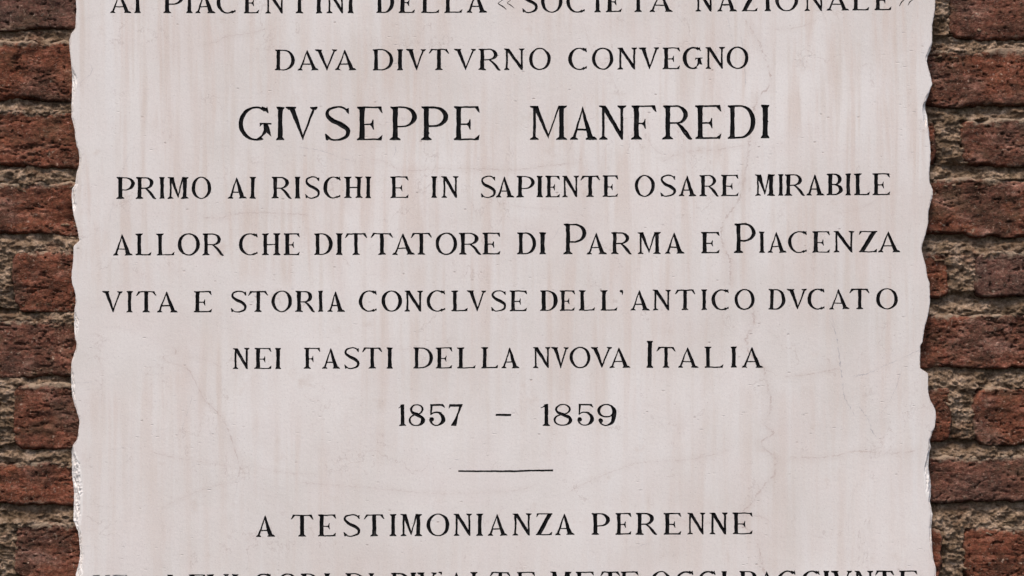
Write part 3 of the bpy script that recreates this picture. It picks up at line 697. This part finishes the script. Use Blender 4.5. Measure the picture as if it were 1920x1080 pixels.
# (first glyph x, last glyph x) for every character, traced line by line; base and top lines as (x, y) pairs
LINES = [
 dict(base=[(206,24.3),(600,25.3),(1100,23.3),(1400,21.2),(1670,19)], top=[(206,-15.5),(1670,-20.5)],
  g=[('A',206.2,246.7),('I',252,263.8),('P',306.7,344),('I',349.4,361.3),('A',366,404),('C',405.6,443.8),('E',456.7,485.8),('N',496.7,533.8),('T',541,582),('I',592,604),('N',611.5,646.7),('I',652,663),
     ('D',705,739.6),('E',747.7,778),('L',789.4,823.8),('L',833,867),('A',874.6,913.5),('S',978.8,1008),('O',1014,1054.8),('C',1061.7,1098.5),('I',1113.8,1127),('E',1136,1166),('T',1176,1217),('A',1218,1261.7),
     ('N',1303,1338),('A',1344.6,1382),('Z',1390.6,1421),('I',1433,1445.6),('O',1453.5,1497),('N',1507.7,1545),('A',1550,1591.7),('L',1598,1629.6),('E',1639.6,1671.7)]),
 dict(base=[(515,132.2),(900,131.6),(1170,130.2),(1360,129)], top=[(515,93),(900,91.3),(1170,89.4),(1360,88)],
  g=[('D',515.6,553),('A',558,597),('V',591,632.3),('A',628,668),('D',699,737.5),('I',744,755.8),('V',761.5,799),('T',803.8,842.7),('V',851.7,892.7),('R',897.5,939),('N',944,983.7),('O',991.7,1033),
     ('C',1065.4,1102.5),('O',1109.8,1150.4),('N',1156.7,1194.6),('V',1198,1236),('E',1242.5,1275),('G',1279.6,1317.7),('N',1322,1359),('O',1362.5,1403.5)]),
 dict(base=[(450,263.3),(1000,262.8),(1240,261.6),(1430,259.5)], top=[(450,200.6),(1000,198.5),(1240,197.5),(1430,196.3)],
  g=[('G',447,510),('I',518,533.3),('V',536,596),('S',609,657),('E',669.6,717.5),('P',731.7,782),('P',790,840.6),('E',851,899.6),('M',992.7,1063),('A',1069,1119),('N',1122,1174),('F',1184,1231),
     ('R',1243,1297.5),('E',1303.8,1352.7),('D',1364.6,1416.7),('I',1426.7,1443)]),
 dict(base=[(220,373),(560,372),(950,370.4),(1320,368),(1640,365.8)], top=[(220,332),(560,331.6),(950,330),(1320,328),(1640,324.8)],
  g=[('P',218.8,253),('R',255,293),('I',299,309),('M',313.5,353.8),('O',359,396),('A',427,463),('I',467.7,480),('R',509.8,546.7),('I',552.5,563),('S',572,600),('C',606,640),('H',645,680),('I',684.8,696),
     ('E',732,766),('I',808.8,819.6),('N',827,860),('S',901.5,930),('A',930,964),('P',968.5,1002.5),('I',1006,1018),('E',1022.7,1050),('N',1053,1086),('T',1088,1125),('E',1129.6,1159),
     ('O',1190,1228),('S',1238,1267.5),('A',1272.8,1306),('R',1312,1347.7),('E',1352,1385),('M',1415,1453),('I',1458.8,1469),('R',1471.7,1509),('A',1512,1545.6),('B',1550,1580.6),('I',1585,1596),('L',1601.5,1631),('E',1636,1669)]),
 dict(base=[(260,479),(600,478.3),(1000,477),(1200,476.6),(1320,475),(1640,473)], top=[(260,438),(600,437.4),(1000,435.8),(1320,434.8),(1640,433)],
  g=[('A',212,249),('L',254.6,284),('L',293.8,327.5),('O',333,375),('R',380,420),('C',448,485),('H',490.6,526),('E',531.7,562),('D',589,624),('I',630,642.5),('T',646,688.8),('T',695,737),('A',736,777.5),('T',770,810),
     ('O',816.5,857),('R',861,903),('E',905,938),('D',970,1005.6),('I',1011,1024),('P',1057,1099.4,419.4),('A',1100,1138),('R',1146,1185),('M',1194.6,1239),('A',1247,1283.8),('E',1314.6,1349),
     ('P',1377,1417,418.6),('I',1423,1434),('A',1439,1475),('C',1477.5,1514.6),('E',1523,1556),('N',1562,1601.7),('Z',1610,1645),('A',1646,1688)]),
 dict(base=[(200,586),(600,584.8),(1000,583.2),(1320,581.3),(1600,579.8)], top=[(200,546),(600,545.3),(1000,544.4),(1320,542.8),(1600,541)],
  g=[('V',192,230),('I',237,249),('T',255,293),('A',294,333),('E',363.8,397),('S',433,463),('T',465,503),('O',508.8,547.7),('R',554,591),('I',596.5,606),('A',614,646.5),('C',672.5,708),('O',715,754),('N',758,793),
     ('C',799.6,836.7),('L',846.5,877),('V',875.6,912),('S',921,949.6),('E',956,988),('D',1012.7,1046),('E',1049.6,1078),('L',1085.6,1116),('L',1126,1157.5),('A',1182,1218),('N',1223,1258),('T',1265,1303.8),
     ('I',1314.6,1326),('C',1333.8,1368),('O',1377,1415),('D',1441,1473),('V',1476,1513),('C',1513.5,1548),('A',1554.6,1592.7),('T',1592.7,1631),('O',1642.7,1683.8)]),
 dict(base=[(440,692),(900,690.7),(1150,689.8),(1400,689.6)], top=[(440,652.5),(900,651),(1150,650.6),(1400,649.8)],
  g=[('N',435.6,468),('E',477,509),('I',516,527),('F',570,601),('A',604,638),('S',645.6,674.6),('T',679,717),('I',724.6,736.7),('D',775,812),('E',817,848.5),('L',857.5,892),('L',902.7,934),('A',940,974),
     ('N',998.5,1032.5),('V',1034,1066.7),('O',1068,1107.5),('V',1108,1147.5),('A',1142.7,1181.7),('I',1212,1224.6,638.8),('T',1231,1266.7),('A',1271,1310),('L',1321,1356),('I',1370,1381.7),('A',1391,1431)]),
 dict(base=[(740,798.8),(1160,798.6)], top=[(740,757.6),(1160,757)],
  g=[('1',747,759.4),('8',766,797),('5',804,835.4),('7',840,867.4),('1',1014,1031),('8',1037.8,1073),('5',1082,1114),('9',1119.8,1154.4)]),
 dict(base=[(480,1006.8),(900,1004.6),(1120,1002.8),(1400,1001.8)], top=[(480,965.5),(900,963),(1120,962),(1400,961)],
  g=[('A',480,516),('T',545,588),('E',596.5,629.8),('S',643.8,676),('T',682,721.5),('I',730.4,743.8),('M',750,791.7),('O',800,842.7),('N',850,885.4),('I',893,906),('A',914.6,951.7),('N',960,997),('Z',1004.6,1036),('A',1041,1077.5),
     ('P',1109.4,1144),('E',1154,1184),('R',1192.5,1231.7),('E',1244.6,1277.5),('N',1288,1322.7),('N',1329.6,1365),('E',1374,1411)]),
 dict(base=[(190,1118.5),(600,1115.5),(900,1112.8),(1360,1111),(1700,1109.8)], top=[(190,1078),(320,1077.6),(490,1076),(600,1075.3),(900,1072.6),(1130,1071.6),(1360,1070.8),(1700,1069.8)],
  g=[('V',174,207,None,1),('E',211,240,None,1),('I',313,325),('E',354,386),('V',388,429),('I',434.5,447),('C',474,510),('O',520,558),('R',564,600),('I',608,619),('D',648,686),('I',690.5,702),('P',733,766),('I',769.5,781),('V',783,819),
     ('A',837,877),('L',882.5,914),('T',918,958),('E',969,1003),('M',1031,1072),('E',1079.6,1114),('T',1125,1163),('E',1164,1197),('O',1220,1259),('G',1266,1304),('G',1308,1345),('I',1353,1363),
     ('R',1386,1424),('A',1419,1459),('G',1456,1496),('G',1502,1541),('I',1544,1555),('V',1558,1597.5),('N',1601,1637),('T',1640,1677),('E',1686,1720)]),
]
names = []; prims = []; plet = []
def add_letter(name, polys, worn=False):
    lid = len(names); names.append((name, worn))
    for p in polys: prims.append(p); plet.append(lid)
for L in LINES:
    for g in L['g']:
        ch, x0, x1 = g[:3]; xc = (x0+x1)/2
        b = np.interp(xc, *zip(*L['base'])); tp = np.interp(xc, *zip(*L['top']))
        if len(g) > 3 and g[3]: tp = g[3]
        worn = len(g) > 4
        # the slope of the line of writing
        sl = (np.interp(xc+40, *zip(*L['base']))-np.interp(xc-40, *zip(*L['base'])))/80
        P = [[(x0+x, b-y+sl*(x-(x1-x0)/2)) for x, y in poly] for poly in glyph(ch, x1-x0, b-tp)]
        add_letter('numeral' if ch.isdigit() else 'letter', P, worn)
def box_glyph(name, ch, x0, x1, yt, yb):
    add_letter(name, [[(x0+x, yb-y) for x, y in poly] for poly in glyph(ch, x1-x0, yb-yt)])
box_glyph('apostrophe', "'", 1161.7, 1168.6, 544, 553.5)
box_glyph('accent_mark', "'", 821.5, 829, 1071.4, 1078)
box_glyph('dash', '-', 929, 958.6, 775.8, 780.6)
add_letter('carved_rule', [[(859, 881.8), (900, 882), (950, 881.8), (990, 881.2), (1037, 880.2), (1037, 884.0), (990, 884.6), (950, 885.6), (900, 885.2), (859, 885.2)]])
def flick(pts, ws): return stroke(pts, ws, 5)
add_letter('quotation_mark', [flick([(944.5,-1.5),(938,3),(934,6.7)], [1.1,1.2,1.4]), flick([(934,6.7),(942,11.5),(949.6,17.8)], [1.4,2.2,1.2])])
add_letter('quotation_mark', [flick([(957.7,.2),(953,3),(950.4,5.6)], [1.0,1.1,1.2]), flick([(950.4,5.6),(957,9.5),(964,16)], [1.2,1.8,1.0])])
add_letter('quotation_mark', [flick([(1696,-1),(1690,4.5),(1686.5,11.5)], [1.4,2.2,1.1]), flick([(1688,-12),(1693,-6),(1696,-1)], [1,1.2,1.4])])
add_letter('quotation_mark', [flick([(1712,-1),(1706,4),(1702.3,10.8)], [1.3,2.0,1.0]), flick([(1704,-12),(1709,-6),(1712,-1)], [1,1.2,1.3])])
# small slips of the chisel seen on a few letters
def extra(match_x, match_y, poly):
    best = None
    for i, p in enumerate(prims):
        cx = sum(a for a, _ in p)/len(p); cy = sum(b for _, b in p)/len(p)
        d = (cx-match_x)**2+(cy-match_y)**2
        if best is None or d < best[0]: best = (d, plet[i])
    prims.append(poly); plet.append(best[1])
extra(800, 240, disc(803, 250, 2.6, 8))
extra(1435, 225, disc(1438.5, 228, 2.0, 7))

def resample(poly, step):
    out = []
    for i in range(len(poly)):
        a = poly[i]; b = poly[(i+1) % len(poly)]
        L = math.hypot(b[0]-a[0], b[1]-a[1])
        if L < .05: continue
        n = max(1, int(round(L/step)))
        for j in range(n): out.append((a[0]+(b[0]-a[0])*j/n, a[1]+(b[1]-a[1])*j/n))
    return np.array(out)
def wob(P):
    x, y = P[:, 0], P[:, 1]
    return np.stack([x+vn(x/9, y/9, 81)*1.1+vn(x/2.6, y/2.6, 83)*.45, y+vn(x/9, y/9, 87)*1.0+vn(x/2.6, y/2.6, 89)*.4], -1)
def inside(P, pts):
    x, y = pts[:, 0], pts[:, 1]; c = np.zeros(len(pts), bool)
    x1, y1 = P[:, 0], P[:, 1]; x2, y2 = np.roll(x1, -1), np.roll(y1, -1)
    for a, b, cc, d in zip(x1, y1, x2, y2):
        if b == d: continue
        k = ((b > y) != (d > y)) & (x < (cc-a)*(y-b)/(d-b)+a); c ^= k
    return c
RP = [wob(resample(p, 2.2)) for p in prims]
BANDS = [-330, 57.5, 165, 295, 395, 510, 612.5, 725, 837.5, 925, 1040, 1420]
gv = []; gi = {}
def gid(x, y):
    k = (round(x*2000), round(y*2000))
    if k not in gi: gi[k] = len(gv); gv.append((x, y))
    return gi[k]
front = []; by_letter = {}
for y0b, y1b in zip(BANDS[:-1], BANDS[1:]):         # one band of the face per line of writing
    sel = (contour_y >= y0b-.01) & (contour_y <= y1b+.01)
    out = np.concatenate([np.stack([Lx+Lb, contour_y], -1)[sel], np.stack([Rx-Rb, contour_y], -1)[sel][::-1]])
    V = [tuple(p) for p in out]; E = [(i, (i+1) % len(out)) for i in range(len(out))]
    inb = []
    for i, p in enumerate(RP):
        if y0b < p[:, 1].mean() < y1b:
            s0 = len(V); V.extend(map(tuple, p)); E.extend((s0+j, s0+(j+1) % len(p)) for j in range(len(p))); inb.append(i)
    extra_pts = set()
    for i in inb:                                   # points along the middle of each groove
        p = RP[i]; x0, q0 = p.min(0); x1, q1 = p.max(0)
        if q1 < -6 or q0 > 1086: continue
        gx = np.arange(math.ceil(x0/1.7), math.floor(x1/1.7)+1); gy = np.arange(math.ceil(q0/1.7), math.floor(q1/1.7)+1)
        if not len(gx) or not len(gy): continue
        A, B = np.meshgrid(gx, gy); A = A.ravel(); B = B.ravel()
        ok = inside(p, np.stack([A*1.7+(B % 2)*.85, B*1.7], -1))
        extra_pts.update(zip(A[ok].tolist(), B[ok].tolist()))
    V.extend((a*1.7+(b % 2)*.85+.013, b*1.7+.017) for a, b in sorted(extra_pts))
    cv, _, cf, _, _, _ = delaunay_2d_cdt([Vector(v) for v in V], E, [], 0, 1e-5, False)
    C = np.array([(v.x, v.y) for v in cv]); Fc = np.array([list(f)[:3] for f in cf])
    cen = C[Fc].mean(1); owner = np.full(len(Fc), -1)
    for i in inb:
        p = RP[i]; lo = p.min(0); hi = p.max(0)
        idx = np.where((cen[:, 0] >= lo[0]) & (cen[:, 0] <= hi[0]) & (cen[:, 1] >= lo[1]) & (cen[:, 1] <= hi[1]))[0]
        if len(idx): owner[idx[inside(p, cen[idx])]] = plet[i]
    within = inside(out, cen)
    ids = [gid(x, y) for x, y in C]
    for f, o, w in zip(Fc, owner, within):
        if not w: continue
        g = [ids[f[0]], ids[f[1]], ids[f[2]]]
        if len(set(g)) < 3: continue
        if o >= 0: by_letter.setdefault(int(o), []).append(g)
        else: front.append(g)
CV = np.array(gv)
carved = set(i for fs in by_letter.values() for f in fs for i in f)
face_v = set(i for f in front for i in f)
edge_v = carved & face_v
kd = kdtree.KDTree(len(edge_v))
for i in edge_v: kd.insert((CV[i, 0], CV[i, 1], 0), i)
kd.balance()
depth = np.zeros(len(CV))
for i in carved-edge_v:
    depth[i] = min(kd.find((CV[i, 0], CV[i, 1], 0))[2], 3.4)*.75*S*1.0
V3 = np.stack([(CV[:, 0]-960)*S, depth, (540-CV[:, 1])*S], -1)
def sub(name, faces, mat, smooth=False):
    faces = np.array([f if len(f) == 3 else f[:3] for f in faces])
    a, b, c = V3[faces[:, 0]], V3[faces[:, 1]], V3[faces[:, 2]]
    n = np.cross(b-a, c-a)[:, 1]
    faces = faces[np.abs(n) > 1e-14]; n = n[np.abs(n) > 1e-14]
    faces[n > 0] = faces[n > 0][:, ::-1]
    u, inv = np.unique(faces.ravel(), return_inverse=True)
    return make_mesh(name, V3[u], inv.reshape(-1, 3), 3, mat, plaque, smooth, None, PLAQUE_ORIGIN)
sub("front_face", front, M_MARBLE)
for lid in sorted(by_letter):
    nm, worn = names[lid]
    sub(nm, by_letter[lid], M_WORN if worn else M_BLACK)

# chipped rim: from the face back over the broken arris, then the sawn side down to the wall
def rim(inner, outer, bev, seed, sign):
    n = len(contour_y); nc = 9
    rows = []
    for j in range(nc+3):
        if j <= nc:
            u = j/nc
            x = inner+(outer-inner)*u
            bz = bev*S*(u**1.5)*.75
            amp = np.sin(math.pi*min(u, .98))*np.clip(bev/9, 0, 1)
            y = bz+amp*(fbm(contour_y/15+u*3.4, x/7, seed, 4, .6))*.0040
            y = np.where(j == 0, 0, np.maximum(y, .00005))
            xx = x+sign*amp*fbm(contour_y/6, x/4, seed+3, 2)*1.3
        else:
            k = j-nc
            xx = outer+sign*(fbm(contour_y/9, contour_y*0+k*.6, seed+9, 3)*2.0*(1 if k == 1 else 0)-.8*k)
            y = np.full(n, .010 if k == 1 else .024)+np.maximum(bev*S*.7-.004, 0)*(k == 1)
        rows.append(np.stack([(xx-960)*S, y, (540-contour_y)*S], -1))
    v = np.stack(rows, 0)
    f = grid_faces(nc+3, n)
    if sign < 0: f = f[:, ::-1]
    # normals: outward
    return v.reshape(-1, 3), f, {"fresh": np.tile(np.clip((bev-4)/6, .0, 1), nc+3)}
vL, fL, aL = rim(Lx+Lb, Lx, Lb, 91, 1)
vR, fR, aR = rim(Rx-Rb, Rx, Rb, 97, -1)
rimL = make_mesh("chipped_edge", vL, fL, 4, M_FRESH, plaque, False, aL, PLAQUE_ORIGIN)
rimR = make_mesh("chipped_edge", vR, fR, 4, M_FRESH, plaque, False, aR, PLAQUE_ORIGIN)
# top, bottom and back of the slab
def slab_rest():
    xl0, xr0 = Lx[0], Rx[0]; xl1, xr1 = Lx[-1], Rx[-1]
    v = []; f = []
    def P(px, y, py): v.append(((px-960)*S, y, (540-py)*S)); return len(v)-1
    a = [P(Lx[0]+Lb[0], 0, Y0), P(Rx[0]-Rb[0], 0, Y0), P(xr0, .024, Y0), P(xl0, .024, Y0)]
    b = [P(Lx[-1]+Lb[-1], 0, contour_y[-1]), P(Rx[-1]-Rb[-1], 0, contour_y[-1]), P(xr1, .024, contour_y[-1]), P(xl1, .024, contour_y[-1])]
    f = [a, b[::-1], [a[3], a[2], b[2], b[3]]]
    return v, np.array(f)
v, f = slab_rest()
make_mesh("slab_back", v, f, 4, M_FRESH, plaque, False, None, PLAQUE_ORIGIN)
print("letters", len(by_letter), "verts", len(CV), "bricks", len(rects))
